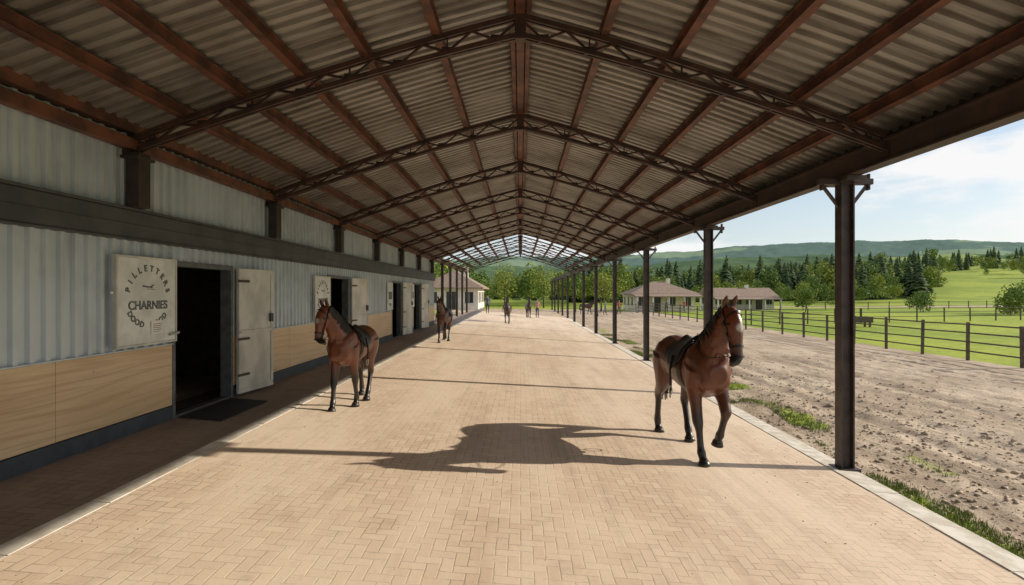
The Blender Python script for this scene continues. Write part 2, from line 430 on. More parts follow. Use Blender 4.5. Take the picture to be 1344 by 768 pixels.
# ------------------------------------------------------------ canopy
can=empty('canopy_shelter',(0,7,0))
XL,XR=5.12,4.84
def zbot(x):
    xe=XL if x<0 else XR; u=abs(x)/xe
    ze=4.10 if x<0 else 4.13
    return 5.64-(5.64-ze)*u+.085*4*u*(1-u)
def ztop(x):
    xe=XL if x<0 else XR; u=min(1,abs(x)/xe)
    return zbot(x)+.28-.09*u
def zroof(x): return ztop(x)+.16
TY=[7+3.9*k for k in range(-3,12)]
b=MB(); w=MB(); g_=MB()
for ty in TY:
    for s,xe in ((-1,XL),(1,XR)):
        N=8
        X=[s*xe*i/N for i in range(N+1)]
        for i in range(N):
            a,c=X[i],X[i+1]
            for o in (-.035,.035):
                b.beam((a,ty+o,zbot(a)),(c,ty+o,zbot(c)),.03,.06); b.beam((a,ty+o,ztop(a)-.03),(c,ty+o,ztop(c)-.03),.03,.065)
            mid=(a+c)/2
            w.beam((a,ty,ztop(a)-.06),(mid,ty,zbot(mid)+.02),.028,.028); w.beam((mid,ty,zbot(mid)+.02),(c,ty,ztop(c)-.06),.028,.028)
            if i%2: w.beam((mid,ty,zbot(mid)+.02),(mid,ty,ztop(mid)-.06),.02,.02)
            g_.box((mid-.07,ty-.012,zbot(mid)-.02),(mid+.07,ty+.012,zbot(mid)+.085))
        b.box((s*xe-.06,ty-.07,zbot(s*xe)-.07),(s*xe+.06,ty+.07,ztop(s*xe)+.02))
    b.box((-.07,ty-.055,zbot(0)-.06),(.07,ty+.055,ztop(0)+.03))
child(b.obj('truss_chords',M['truss']),can); child(w.obj('truss_webs',M['truss']),can); child(g_.obj('gusset_plates',M['dark']),can)
b=MB(); Y0,Y1=-5,50.3
PX=[1.1,2.03,2.87,3.66,4.42]
for s in (-1,1):
    for x in PX:
        z=ztop(s*x)+.072
        b.box((s*x-.022,Y0,z-.066),(s*x+.022,Y1,z+.066)); b.box((s*x-.055,Y0,z-.074),(s*x+.055,Y1,z-.060)); b.box((s*x-.055,Y0,z+.060),(s*x+.055,Y1,z+.074))
for s in (-1,1): b.box((s*.11-.035,Y0,5.94),(s*.11+.035,Y1,6.14))
b.box((-.06,Y0,5.9),(.06,Y1,5.97))
b.box((-5.22,Y0,4.36),(-5.06,Y1,4.5)); b.box((-5.12,Y0,4.12),(-5.00,Y1,4.26))
child(b.obj('purlins',M['brown'],bev=.003),can)
b=MB(); b.box((4.74,Y0,3.97),(4.94,82,3.995)); b.box((4.80,Y0,3.995),(4.88,82,4.25)); b.box((4.74,Y0,4.25),(4.94,82,4.28)); b.box((4.95,Y0,4.15),(5.0,82,4.40))
child(b.obj('eave_beam',M['eave']),can)
Xs=[-5.75,-5.12,-4.4,-3.66,-2.87,-2.03,-1.1,-.5,0,.5,1.1,2.03,2.87,3.66,4.4,4.84,5.04]
def zr(x):
    if x<-XL: return zroof(-XL)-(abs(x)-XL)*.3
    if x>XR: return zroof(XR)-(x-XR)*.3
    return zroof(x)
per=.195; yy=Y0; prof=[]
while yy<34.2:
    for o,d in ((0,0),(.36,0),(.42,.042),(.90,.042),(.96,0)): prof.append((yy+o*per,d))
    yy+=per
b=MB(); b.grid([[(x,y,zr(x)+d) for y,d in prof] for x in Xs])
child(b.obj('roof_sheet',M['roof']),can)
b=MB(); b.box((5.02,Y0,4.30),(5.06,34.2,4.48)); child(b.obj('eave_flashing',M['dark']),can)
b=MB()
for ty in TY:
    if ty<33: b.box((-5.10,ty-.11,3.376),(-4.93,ty+.11,4.09)); b.box((-5.14,ty-.16,4.0),(-4.90,ty+.16,4.04))
    else: b.box((-5.10,ty-.08,gz(-5.1,ty)-.05),(-4.93,ty+.08,4.09))
child(b.obj('wall_columns',M['dark'],bev=.004),can)
b=MB(); b2=MB()
for py in [8,13.8,20.6,27.5,34.3,41.1,48,54.8,61.6,68.5,75.3,81.8]:
    z0=gz(4.86,py)-.05
    b.box((4.76,py-.095,z0),(4.785,py+.075,3.9)); b.box((4.935,py-.095,z0),(4.96,py+.075,3.9)); b.box((4.785,py-.022,z0),(4.935,py+.0,3.9))
    b.box((4.70,py-.15,z0),(5.02,py+.13,max(z0+.075,-TILT*4.84+.03)))
    b.box((4.46,py-.06,3.88),(5.26,py+.04,3.965)); b.box((4.72,py-.3,3.90),(5.0,py+.3,3.966))
    b.box((4.5,py-.05,3.8),(4.53,py+.03,3.88)); b.box((5.19,py-.05,3.80),(5.22,py+.03,4.04))
    b2.beam((4.87,py,3.45),(5.2,py,3.88),.04,.04); b2.beam((4.85,py,3.45),(4.52,py,3.88),.04,.04)
child(b.obj('posts',M['post'],bev=.003),can); child(b2.obj('post_braces',M['post']),can)

# ------------------------------------------------------------ horses
def bodyat(x):
    T=SECT
    for a,c in zip(T,T[1:]):
        if a[0]<=x<=c[0]:
            t=(x-a[0])/(c[0]-a[0]); return [a[i]+(c[i]-a[i])*t for i in range(4)]
SECT=[(-.92,1.30,.07,.08),(-.86,1.29,.18,.17),(-.74,1.275,.265,.25),(-.58,1.265,.305,.30),(-.40,1.24,.305,.31),(-.2,1.205,.30,.305),(0,1.17,.315,.315),(.2,1.165,.345,.31),(.4,1.19,.375,.29),(.54,1.215,.385,.265),(.67,1.20,.345,.245),(.78,1.17,.255,.20),(.87,1.16,.12,.11)]
NECK=[((.46,0,1.28),.33,.20),((.62,0,1.42),.285,.18),((.75,0,1.58),.235,.15),((.85,0,1.74),.190,.122),((.93,0,1.88),.155,.10),((.985,0,1.975),.128,.088)]
HEAD=[((.935,0,2.03),.06,.065),((.985,0,1.985),.112,.086),((1.045,0,1.905),.138,.102),((1.095,0,1.82),.138,.104),((1.14,0,1.725),.112,.086),((1.18,0,1.63),.090,.070),((1.215,0,1.545),.079,.063),((1.243,0,1.475),.077,.067),((1.262,0,1.420),.066,.062),((1.272,0,1.385),.035,.035)]
def ellip(mb,c,r,seg=10):
    c=Vector(c); pts=[]
    for i in range(7):
        a=math.pi*(i+.5)/7; pts.append(((c.x-r[0]*math.cos(a),c.y,c.z),r[2]*math.sin(a),r[1]*math.sin(a)))
    mb.tube(pts,seg)
FRONT={'plant':[((.56,1.24),.19,.12),((.50,1.05),.135,.095),((.49,.93),.098,.075),((.54,.74),.068,.056),((.58,.55),.056,.052),((.60,.50),.052,.048),((.625,.40),.036,.033),((.655,.22),.036,.033),((.675,.15),.046,.042),((.71,.085),.036,.036),((.735,.05),.052,.05),((.75,.0),.066,.062)],
'back':[((.54,1.24),.19,.12),((.46,1.05),.135,.095),((.42,.93),.098,.075),((.36,.74),.068,.056),((.30,.56),.056,.052),((.285,.51),.052,.048),((.26,.40),.036,.033),((.20,.24),.036,.033),((.18,.165),.046,.042),((.20,.095),.036,.036),((.215,.055),.052,.05),((.23,.0),.066,.062)],
'lift':[((.57,1.25),.19,.12),((.53,1.07),.135,.095),((.56,.96),.098,.075),((.66,.82),.070,.058),((.735,.69),.058,.053),((.74,.65),.052,.048),((.70,.56),.036,.033),((.63,.41),.036,.033),((.60,.35),.046,.042),((.56,.29),.036,.036),((.55,.25),.050,.048),((.54,.20),.060,.058)]}
HIND={'fwd':[((-.52,1.28),.24,.16),((-.54,1.12),.225,.155),((-.50,.98),.175,.125),((-.50,.86),.125,.09),((-.54,.74),.085,.065),((-.60,.63),.062,.05),((-.62,.565),.064,.046),((-.585,.48),.042,.036),((-.50,.27),.04,.034),((-.46,.17),.048,.043),((-.415,.095),.037,.036),((-.395,.055),.052,.05),((-.38,0),.066,.062)],
'back':[((-.54,1.28),.24,.16),((-.58,1.12),.22,.155),((-.60,.98),.17,.125),((-.66,.86),.118,.088),((-.74,.76),.082,.064),((-.84,.67),.060,.05),((-.875,.615),.064,.046),((-.885,.52),.042,.036),((-.925,.30),.04,.034),((-.94,.19),.048,.043),((-.925,.105),.037,.036),((-.90,.06),.052,.05),((-.875,0),.062,.06)]}
def thick(r):
    return r*(1.36 if r<.07 else 1.36-.28*sm((r-.07)/.08))
def cr(pts,k=3):
    out=[]
    P=[(Vector(p[0]),p[1],p[2]) for p in pts]
    for i in range(len(P)-1):
        p0,p1,p2,p3=P[max(i-1,0)],P[i],P[i+1],P[min(i+2,len(P)-1)]
        for j in range(k):
            t=j/k
            f=lambda a,b,c,d:.5*((2*b)+(-a+c)*t+(2*a-5*b+4*c-d)*t*t+(-a+3*b-3*c+d)*t**3)
            out.append((f(p0[0],p1[0],p2[0],p3[0]),f(p0[1],p1[1],p2[1],p3[1]),f(p0[2],p1[2],p2[2],p3[2])))
    out.append(P[-1]); return out
def coatmat(name,rough=.37):
    t=NT(name); at=t.n('ShaderNodeAttribute',attribute_name='coat').outputs['Color']
    f=t.noise(t.pos((1,1,1),True),3.2,4,.6); h=t.noise(t.pos((70,70,12),True),2,3,.7)
    c=t.mix(t.m('MULTIPLY',t.ramp(f,.35,.7),.5),at,(.015,.007,.005))
    c=t.mix(t.m('MULTIPLY',h,.4),c,(.012,.007,.005))
    t.base(c); t.rough(rough); t.b.inputs['Specular IOR Level'].default_value=.55; t.bump(t.m('ADD',h,t.m('MULTIPLY',f,3.)),.25,.006)
    t.b.inputs['Coat Weight'].default_value=.18; t.b.inputs['Coat Roughness'].default_value=.28
    return t.mat
M['coat']=coatmat('horse_coat')
M['hair']=simple('horse_hair',(.010,.008,.007),(.02,.013,.009),.5,0,20,obj=True)
def horse(loc,head,scale,yaw,legs,coat,blaze=False,tack=True,voxel=.017,mside=1,pitch=0,neck=0):
    e=empty('horse',loc); e.rotation_euler=(0,0,head); e.scale=(scale,)*3
    def bend(p):
        p=Vector(p)
        if p.x<=.45 or p.z<1.2: return tuple(p)
        t=sm((p.x-.45)/.55)*sm((p.z-1.2)/.35)
        if pitch and p.x>.9 and p.z>1.3:
            q=p-Vector((.985,0,1.985)); tt=sm((p.x-.93)/.12) if p.z>1.9 else 1
            a=pitch*tt; q=Vector((q.x*math.cos(a)+q.z*math.sin(a),q.y,-q.x*math.sin(a)+q.z*math.cos(a))); p=q+Vector((.985,0,1.985))
        if neck:
            a=neck*t; q=p-Vector((.5,0,1.35)); q=Vector((q.x*math.cos(a)+q.z*math.sin(a),q.y,-q.x*math.sin(a)+q.z*math.cos(a))); p=q+Vector((.5,0,1.35))
        a=yaw*t*.55; o=Vector((.5,0,0)); q=p-o
        q=Vector((q.x*math.cos(a)-q.y*math.sin(a),q.x*math.sin(a)+q.y*math.cos(a),q.z)); p=q+o
        h=sm((t-.8)/.2)*yaw*.45
        o=Vector((.5+.45*math.cos(a),.45*math.sin(a),0)); q=p-o
        q=Vector((q.x*math.cos(h)-q.y*math.sin(h),q.x*math.sin(h)+q.y*math.cos(h),q.z)); p=q+o
        return tuple(p)
    b=MB()
    b.tube(cr([((x,0,z),rz,ry) for x,z,rz,ry in SECT],2),20)
    b.tube(cr(NECK,3),16); b.tube(cr(HEAD,3),14)
    ellip(b,(1.02,0,1.82),(.095,.085,.10))
    for s in (-1,1):
        ellip(b,(1.105,s*.070,1.88),(.045,.034,.035)); ellip(b,(1.256,s*.038,1.440),(.034,.030,.038))
        ellip(b,(.735,s*.10,1.10),(.11,.11,.16)); ellip(b,(.50,s*.16,1.28),(.19,.12,.25)); ellip(b,(-.55,s*.17,1.27),(.24,.15,.24)); ellip(b,(.46,s*.17,1.02),(.10,.08,.14))
    ellip(b,(.40,0,1.51),(.24,.07,.095)); ellip(b,(1.238,0,1.385),(.04,.045,.032))
    fl,fr,hl,hr=legs; hoofs=[]
    for key,s,D,yo in ((fl,1,FRONT,.165),(fr,-1,FRONT,.165),(hl,1,HIND,.175),(hr,-1,HIND,.175)):
        L=D[key]; n=len(L); pts=[]
        for i,((x,z),ra,rb) in enumerate(L):
            yy=yo-(.035*i/n); pts.append(((x,s*yy,z),thick(ra),thick(rb)))
        b.tube(cr(pts,2),12); hoofs.append(pts[-2:])
    ob=b.obj('tmp',M['coat'],fn=bend)
    m=ob.modifiers.new('r','REMESH'); m.mode='VOXEL'; m.voxel_size=voxel
    m=ob.modifiers.new('s','SMOOTH'); m.factor=.5; m.iterations=3
    dg=bpy.context.evaluated_depsgraph_get(); me=bpy.data.meshes.new_from_object(ob.evaluated_get(dg)); bpy.data.objects.remove(ob)
    me.materials.clear(); me.materials.append(M['coat']); me.polygons.foreach_set('use_smooth',[True]*len(me.polygons))
    co=np.empty(len(me.vertices)*3,dtype=np.float32); me.vertices.foreach_get('co',co); co=co.reshape(-1,3)
    z=co[:,2]; c1=np.array(coat); blk=np.array((.010,.007,.006))
    w=np.clip((z-.50)/.42,0,1); w=w*w*(3-2*w)
    col=blk+(c1-blk)*w[:,None]
    mz=np.array(bend((1.26,0,1.42))); d=np.linalg.norm(co-mz,axis=1); q=np.clip((.20-d)/.11,0,1)[:,None]; col=col*(1-q)+np.array((.018,.012,.010))*q
    if blaze:
        st=np.array(bend((1.215,0,1.85))); d=np.linalg.norm((co-st),axis=1); q=np.clip((.06-d)/.02,0,1)[:,None]; col=col*(1-q)+np.array((.6,.57,.52))*q
    ca=me.color_attributes.new('coat','FLOAT_COLOR','POINT'); ca.data.foreach_set('color',np.concatenate([col,np.ones((len(col),1))],1).astype(np.float32).ravel())
    o=bpy.data.objects.new('body',me); COL.objects.link(o); o.parent=e
    b=MB()
    for (a,c) in hoofs:
        p=Vector(c[0]); q=Vector(a[0]); dd=(p-q).normalized()
        b.tube([(q-dd*.012,a[1]*.96,a[2]*.96),(q+dd*.02,a[1]*1.06,a[2]*1.06),(p+dd*.0,c[1]*1.0,c[2]*1.0)],14)
    b.obj('hooves',M['hoof'],e,True)
    b=MB()
    for s in (-1,1):
        pts=[]
        for t,r in ((0,.020),(.2,.036),(.45,.041),(.7,.030),(.9,.014),(1,.003)):
            pts.append(((.965+.045*t,s*(.054+.020*t),2.04+.165*t),r*.55,r))
        b.tube(cr(pts,2),10)
    eo=b.obj('ears',M['coat'],e,True,fn=bend)
    ca=eo.data.color_attributes.new('coat','FLOAT_COLOR','POINT'); ca.data.foreach_set('color',np.tile(np.array((*[q*.6 for q in coat],1),dtype=np.float32),len(eo.data.vertices)))
    b=MB()
    for s in (-1,1): ellip(b,(1.122,s*.093,1.870),(.022,.016,.020),10)
    b.obj('eyes',M['eye'],e,True,fn=bend)
    b=MB()
    for s in (-1,1): ellip(b,(1.280,s*.046,1.443),(.012,.014,.020),8)
    b.obj('nostrils',M['eye'],e,True,fn=bend)
    b=MB(); N=cr(NECK,8); cnt=420
    def crest(t):
        i=min(len(N)-2,int(t*(len(N)-1))); p=N[i][0]; tn=(N[i+1][0]-N[max(i-1,0)][0]).normalized(); nn=Vector((0,1,0)).cross(tn)
        if nn.x>0: nn=-nn
        return p,nn,N[i][1],N[i][2],tn
    for k in range(cnt):
        t=U(.25,1.0); p,nn,ra,rb,tn=crest(t); s=mside if R()<.80 else -mside
        ln=U(.9,1.7); wdt=U(.010,.020); rows=[]; sl=U(-.02,.03); p=p+tn*U(-.02,.02)
        for j in range(6):
            th=ln*j/5; off=1.03+.05*R()
            c=p+nn*ra*off*math.cos(th)+Vector((0,s,0))*(rb*off*math.sin(th)+.010)
            c.z-=.02*j/5; c+=tn*sl*j/5; ww=wdt*(1-.6*j/5)
            rows.append([c-tn*ww,c+tn*ww+nn*0.004])
        b.grid(rows)
    for k in range(40):
        y0=U(-.04,.04); rows=[]
        for j in range(5):
            t=j/4; c=Vector((1.0+.165*t+.02*math.sin(t*3),y0*(1+.4*t)+U(-.004,.004),2.085-.17*t)); ww=.009*(1-.6*t); rows.append([c-Vector((0,ww,0)),c+Vector((0,ww,0))])
        b.grid(rows)
    b.obj('mane',M['hair'],e,True,fn=bend)
    b=MB(); sw=U(-.05,.05)
    for k in range(50):
        a=U(0,6.28); rr=U(0,.075); L=U(.75,1.0); pts=[]
        ox,oy=rr*math.cos(a),rr*math.sin(a)
        for j in range(7):
            t=j/6
            x=-.86-.17*math.sin(min(1,t*1.6)*1.57)+.05*t*t; z=1.47+.03*math.sin(t*3)-t*L; f=.25+1.1*math.sin(t*2.2)
            r=.018*(1-.75*t)+.002
            pts.append(((x+ox*f,oy*f+sw*t,z),r,r))
        b.tube(pts,5)
    b.obj('tail',M['hair'],e,True)
    if tack:
        def surf(x,th,off):
            q=bodyat(x); return Vector((x,(q[3]+off)*math.sin(th),q[1]+(q[2]+off)*math.cos(th)))
        def spad(x0,x1,thm,off,name,mat,seat=False):
            rows=[]
            for i in range(13):
                u=i/12; x=x0+(x1-x0)*u; row=[]
                for j in range(25):
                    v=-1+2*j/24; th=v*thm*(1-(.18*abs(2*u-1)**2 if not seat else .40*abs(2*u-1.15)**2))
                    o_=off
                    if seat and abs(v)<.45:
                        o_+= (.055*(1-abs(v)/.45))*( .25+ .9*abs(2*u-1)**2.2 )
                    row.append(surf(x,th,o_))
                rows.append(row)
            b=MB(); b.grid(rows); ob=b.obj(name,mat,e,True); md=ob.modifiers.new('s','SOLIDIFY'); md.thickness=.012; md.offset=1; return ob
        spad(-.20,.38,1.45,.020,'saddle_pad',M['pad'])
        spad(-.14,.33,1.60,.036,'saddle',M['leather'],True)
        b=MB()
        rows=[]
        for i in range(41):
            th=2*math.pi*i/40; rows.append([surf(.28,th,.018),surf(.36,th,.018)])
        b.grid(rows)
        b.obj('girth',M['leather'],e,True)
        b=MB(); b2=MB()
        for s in (-1,1):
            p0=surf(.18,s*1.1,.062); p1=surf(.19,s*1.62,.066); p2=Vector((p1.x+.01,p1.y-s*.005,.93)); b.beam(p0,p1,.008,.03); b.beam(p1,p2,.008,.03); p1=p2
            rg=[]
            for i in range(13):
                a=math.pi*2*i/12; rg.append((Vector((p1.x,p1.y+.0,p1.z-.06))+Vector((.055*math.sin(a),0,.06*math.cos(a))),.007,.007))
            b2.tube(rg,6)
        b.obj('stirrup_leathers',M['leather'],e); b2.obj('stirrups',M['steel'],e,True)
    b=MB(); Hh=cr(HEAD,4)
    def ring(i,wd,k=1.06,tilt=0):
        p,ra,rb=Hh[i]; tn=(Hh[i+1][0]-Hh[i-1][0]).normalized(); nn=Vector((0,1,0)).cross(tn); rows=[]
        for j in range(25):
            a=2*math.pi*j/24; c=p+nn*(ra*k+.006)*math.cos(a)+Vector((0,(rb*k+.006)*math.sin(a),0))+tn*tilt*math.cos(a)
            rows.append([c-tn*wd,c+tn*wd])
        b.grid(rows)
    ring(21,.014); ring(8,.013,1.05,.06); ring(27,.010,1.05)
    for s in (-1,1):
        pts=[(.965,s*.085,2.02),(1.055,s*.118,1.90),(1.12,s*.106,1.77),(1.17,s*.088,1.66),(1.215,s*.078,1.52)]
        for a,c in zip(pts,pts[1:]): b.beam(a,c,.010,.022)
    if tack:
        for s in (-1,1):
            pts=[]
            for j in range(15):
                t=j/14; p=Vector((1.205,s*.085,1.50)).lerp(Vector((.42,s*.08,1.66)),t); p.z-=.20*math.sin(t*math.pi)*(1-.3*t); p.y+=s*.13*math.sin(t*math.pi); pts.append((p,.007,.007))
            b.tube(pts,6)
    b.obj('bridle',M['leather'],e,True,fn=bend)
    return e
def gzw(x): return -TILT*x
horse((2.70,8.45,gzw(2.70)),math.radians(-90+5),1.12,math.radians(12),('lift','plant','fwd','back'),(.175,.043,.013),True,True,.016,1,.15,.04)
horse((-3.06,9.75,gzw(-3.06)),math.radians(-90-3),.90,math.radians(-22),('back','plant','fwd','back'),(.22,.060,.020),True,True,.016,1,.05,.12)
horse((-3.14,22.0,gzw(-3.14)),math.radians(-90),.88,math.radians(-10),('lift','plant','fwd','back'),(.13,.040,.017),True,True,.026,1,0,.1)
horse((-.95,38.5,gzw(-.95)),math.radians(-90),.88,math.radians(5),('plant','back','back','fwd'),(.06,.022,.013),False,True,.032,1)
horse((.75,50,gzw(.75)),math.radians(-84),.85,math.radians(8),('plant','back','back','fwd'),(.035,.018,.013),False,False,.036,1)
horse((8.2,66,gz(8.2,66)),math.radians(-20),.85,math.radians(8),('plant','back','back','fwd'),(.09,.035,.018),False,False,.036,1,0,.3)

# ------------------------------------------------------------ people (distant)
M['skin']=simple('skin',(.45,.28,.2),(.4,.25,.18),.6,obj=True)
def person(loc,head,top,bot,h=1.72):
    e=empty('person',loc); e.rotation_euler=(0,0,head); e.scale=(h/1.72,)*3
    mt=simple('shirt_cloth',top,None,.8,obj=True); mb_=simple('trouser_cloth',bot,None,.8,obj=True)
    def part(fn,name,mat):
        b=MB(); fn(b); ob=b.obj('tmp',mat); m=ob.modifiers.new('r','REMESH'); m.mode='VOXEL'; m.voxel_size=.02; m=ob.modifiers.new('s','SMOOTH'); m.iterations=3
        dg=bpy.context.evaluated_depsgraph_get(); me=bpy.data.meshes.new_from_object(ob.evaluated_get(dg)); bpy.data.objects.remove(ob)
        me.materials.clear(); me.materials.append(mat); o=bpy.data.objects.new(name,me); COL.objects.link(o); o.parent=e
        me.polygons.foreach_set('use_smooth',[True]*len(me.polygons))
    def torso(b):
        b.tube(cr([((0,0,.88),.10,.15),((0,0,1.0),.10,.145),((0,0,1.15),.10,.14),((0,0,1.3),.12,.18),((0,0,1.42),.10,.19),((0,0,1.47),.06,.09)],2),14)
        for s in (-1,1): b.tube(cr([((0,s*.18,1.41),.055,.055),((-.02*s,s*.24,1.25),.05,.05),((-.02*s,s*.26,1.1),.042,.042),((.06-.06*s,s*.26,.88),.034,.034)],2),10)
    def legs(b):
        b.tube([((0,0,.82),.10,.15),((0,0,.93),.10,.15)],12)
        for s in (-1,1): b.tube(cr([((0,s*.09,.88),.095,.085),((.08*s,s*.09,.5),.065,.06),((.12*s-.05,s*.09,.28),.055,.05),((.16*s-.06,s*.09,.07),.045,.04)],2),10); b.tube([((.16*s-.10,s*.09,.035),.035,.045),((.16*s+.12,s*.09,.03),.028,.04)],8)
    def hd(b):
        b.tube([((0,0,1.44),.05,.05),((.01,0,1.54),.05,.05)],10); ellip(b,(.01,0,1.61),(.095,.075,.115)); ellip(b,(.105,0,1.60),(.02,.012,.018))
        for s in (-1,1): ellip(b,(.07-.06*s,s*.265,.82),(.03,.02,.055))
    part(torso,'shirt',mt); part(legs,'trousers',mb_); part(hd,'head_and_hands',M['skin'])
    b=MB(); ellip(b,(-.015,0,1.645),(.10,.085,.10)); b.obj('hair',M['hair'],e,True)
person((1.6,50.5,gzw(1.6)),math.radians(-90),(.5,.3,.25),(.06,.07,.1))
person((-3.2,52,gzw(-3.2)),math.radians(-80),(.08,.10,.16),(.05,.05,.06))
person((8.6,60,gz(8.6,60)),math.radians(200),(.6,.6,.58),(.05,.06,.09))
person((10.2,64,gz(10.2,64)),math.radians(-20),(.1,.13,.2),(.2,.18,.15))
person((12.2,66,gz(12.2,66)),math.radians(-60),(.35,.08,.07),(.05,.05,.06))
person((19.5,71,gz(19.5,71)),math.radians(-60),(.1,.1,.12),(.05,.05,.06))
person((21.5,70,gz(21.5,70)),math.radians(-160),(.5,.12,.08),(.1,.1,.14))

# ------------------------------------------------------------ fences
def fence(pts,h=1.45,sp=2.3,rails=(.35,.72,1.08,1.4),th=.05,name='paddock_fence',mat=None):
    e=empty(name,(pts[0][0],pts[0][1],0)); P=MB();Q=MB(); prev=None
    for (a,c) in zip(pts,pts[1:]):
        a=Vector(a);c=Vector(c);L=(c-a).length;n=max(1,round(L/sp))
        for i in range(n+1):
            p=a.lerp(c,i/n)+Vector((U(-.03,.03),U(-.03,.03))); z=gz(p.x,p.y)
            P.beam((p.x,p.y,z-.1),(p.x+U(-.03,.03),p.y+U(-.03,.03),z+h+U(-.03,.05)),th*1.8,th*1.8)
            if prev is not None:
                for r in rails: Q.beam((prev.x,prev.y,gz(prev.x,prev.y)+r+U(-.015,.015)),(p.x,p.y,z+r+U(-.015,.015)),th*.7,th*1.1)
            prev=p
    child(P.obj('fence_posts',mat or M['fence']),e); child(Q.obj('fence_rails',mat or M['fence']),e)
fence([(18.8,8),(17.9,19),(17,32),(16.2,41),(15.6,60),(15.2,69)])
fence([(16.2,43),(30,47),(60,54)],1.3,3,(.5,.9,1.25),.045)
fence([(5.5,72),(15.2,70)],1.2,2.2,(.5,1.1),.045)
fence([(38,78),(80,88),(130,104)],1.2,4,(.5,1.1),.05)
e=empty('feed_trough',(26,41.5,gz(26,41.5))); b=MB()
b.box((-1.2,-.4,.35),(1.2,-.34,.8)); b.box((-1.2,.34,.35),(1.2,.4,.8)); b.box((-1.2,-.34,.35),(-1.14,.34,.8)); b.box((1.14,-.34,.35),(1.2,.34,.8)); b.box((-1.14,-.34,.35),(1.14,.34,.4))
for x in (-1,1):
    for y in (-.3,.3): b.box((x-.06,y-.06,-.1),(x+.06,y+.06,.349))
b.obj('trough',M['fence'],e)

# ------------------------------------------------------------ houses
def house(name,x0,x1,y0,y1,eave,ridge,kind='hip',wins=4,porch=True,ov=.6):
    cx,cyy=(x0+x1)/2,(y0+y1)/2; z=min(gz(x0,y0),gz(x1,y0),gz(cx,cyy))-.1; e=empty(name,(cx,cyy,z))
    X,Y=(x1-x0)/2,(y1-y0)/2
    b=MB(); b.box((-X,-Y,0),(X,Y,eave)); b.obj('walls',M['white'],e)
    b=MB(); ex,ey=X+ov,Y+ov
    if X>=Y: rl=max(.5,X-Y*.9) if kind=='hip' else X+ov; rp=[(-rl,0,ridge),(rl,0,ridge)]
    else: rl=max(.5,Y-X*.9) if kind=='hip' else Y+ov; rp=[(0,-rl,ridge),(0,rl,ridge)]
    el=eave-.12
    b.v=[(-ex,-ey,el),(ex,-ey,el),(ex,ey,el),(-ex,ey,el)]+rp+[(-ex,-ey,el-.12),(ex,-ey,el-.12),(ex,ey,el-.12),(-ex,ey,el-.12)]
    if X>=Y: b.f=[(0,1,5,4),(1,2,5),(2,3,4,5),(3,0,4)]
    else: b.f=[(0,1,4),(1,2,5,4),(2,3,5),(3,0,4,5)]
    b.f+=[(0,6,7,1),(1,7,8,2),(2,8,9,3),(3,9,6,0),(9,8,7,6)]
    b.obj('tiled_roof',M['tile'],e)
    w=MB(); f=MB(); n=wins
    for i in range(n):
        x=-X+(i+.5)*2*X/n
        if i%3==1: w.box((x-.5,-Y-.02,.1),(x+.5,-Y+.05,2.15)); f.box((x-.6,-Y-.05,2.16),(x+.6,-Y+.03,2.28))
        else: w.box((x-.45,-Y-.02,.9),(x+.45,-Y+.05,2.1)); f.box((x-.55,-Y-.06,.8),(x+.55,-Y+.03,.89)); f.box((x-.02,-Y-.04,.9),(x+.02,-Y-.021,2.1))
    m=max(2,int(Y*2/2.5))
    for s in (-1,1):
        for i in range(m):
            y=-Y+(i+.5)*2*Y/m
            if s>0: w.box((X-.05,y-.45,.9),(X+.05,y+.45,2.1))
            else: w.box((-X-.02,y-.45,.9),(-X+.05,y+.45,2.1))
    w.obj('windows',M['window'],e); f.obj('window_trim',M['door'],e)
    if porch:
        b=MB(); k=max(3,int(X))
        for i in range(k+1): x=-X+i*2*X/k; b.box((x-.1,-Y-2.2,0),(x+.1,-Y-2.0,eave-.55))
        b.obj('porch_posts',M['white'],e)
        b=MB(); b.v=[(-X-.3,-Y-2.4,eave-.55),(X+.3,-Y-2.4,eave-.55),(X+.3,-Y,eave-.16),(-X-.3,-Y,eave-.16),(-X-.3,-Y-2.4,eave-.45),(X+.3,-Y-2.4,eave-.45),(X+.3,-Y,eave-.06),(-X-.3,-Y,eave-.06)]
        b.f=[(0,3,2,1),(4,5,6,7),(0,1,5,4),(1,2,6,5),(2,3,7,6),(3,0,4,7)]; b.obj('porch_roof',M['tile'],e)
    b=MB(); b.box((X*.3,-.3,ridge-.9),(X*.3+.5,.2,ridge+.45)); b.obj('chimney',M['white'],e)
house('tiled_roof_house',16.0,24.6,75,83,2.7,4.4)
house('long_barn',30,39.5,83,89,2.2,3.5,'gable',6)
house('tiled_roof_house',-10.5,-4.6,58,68,2.7,4.6,'hip',3,False)

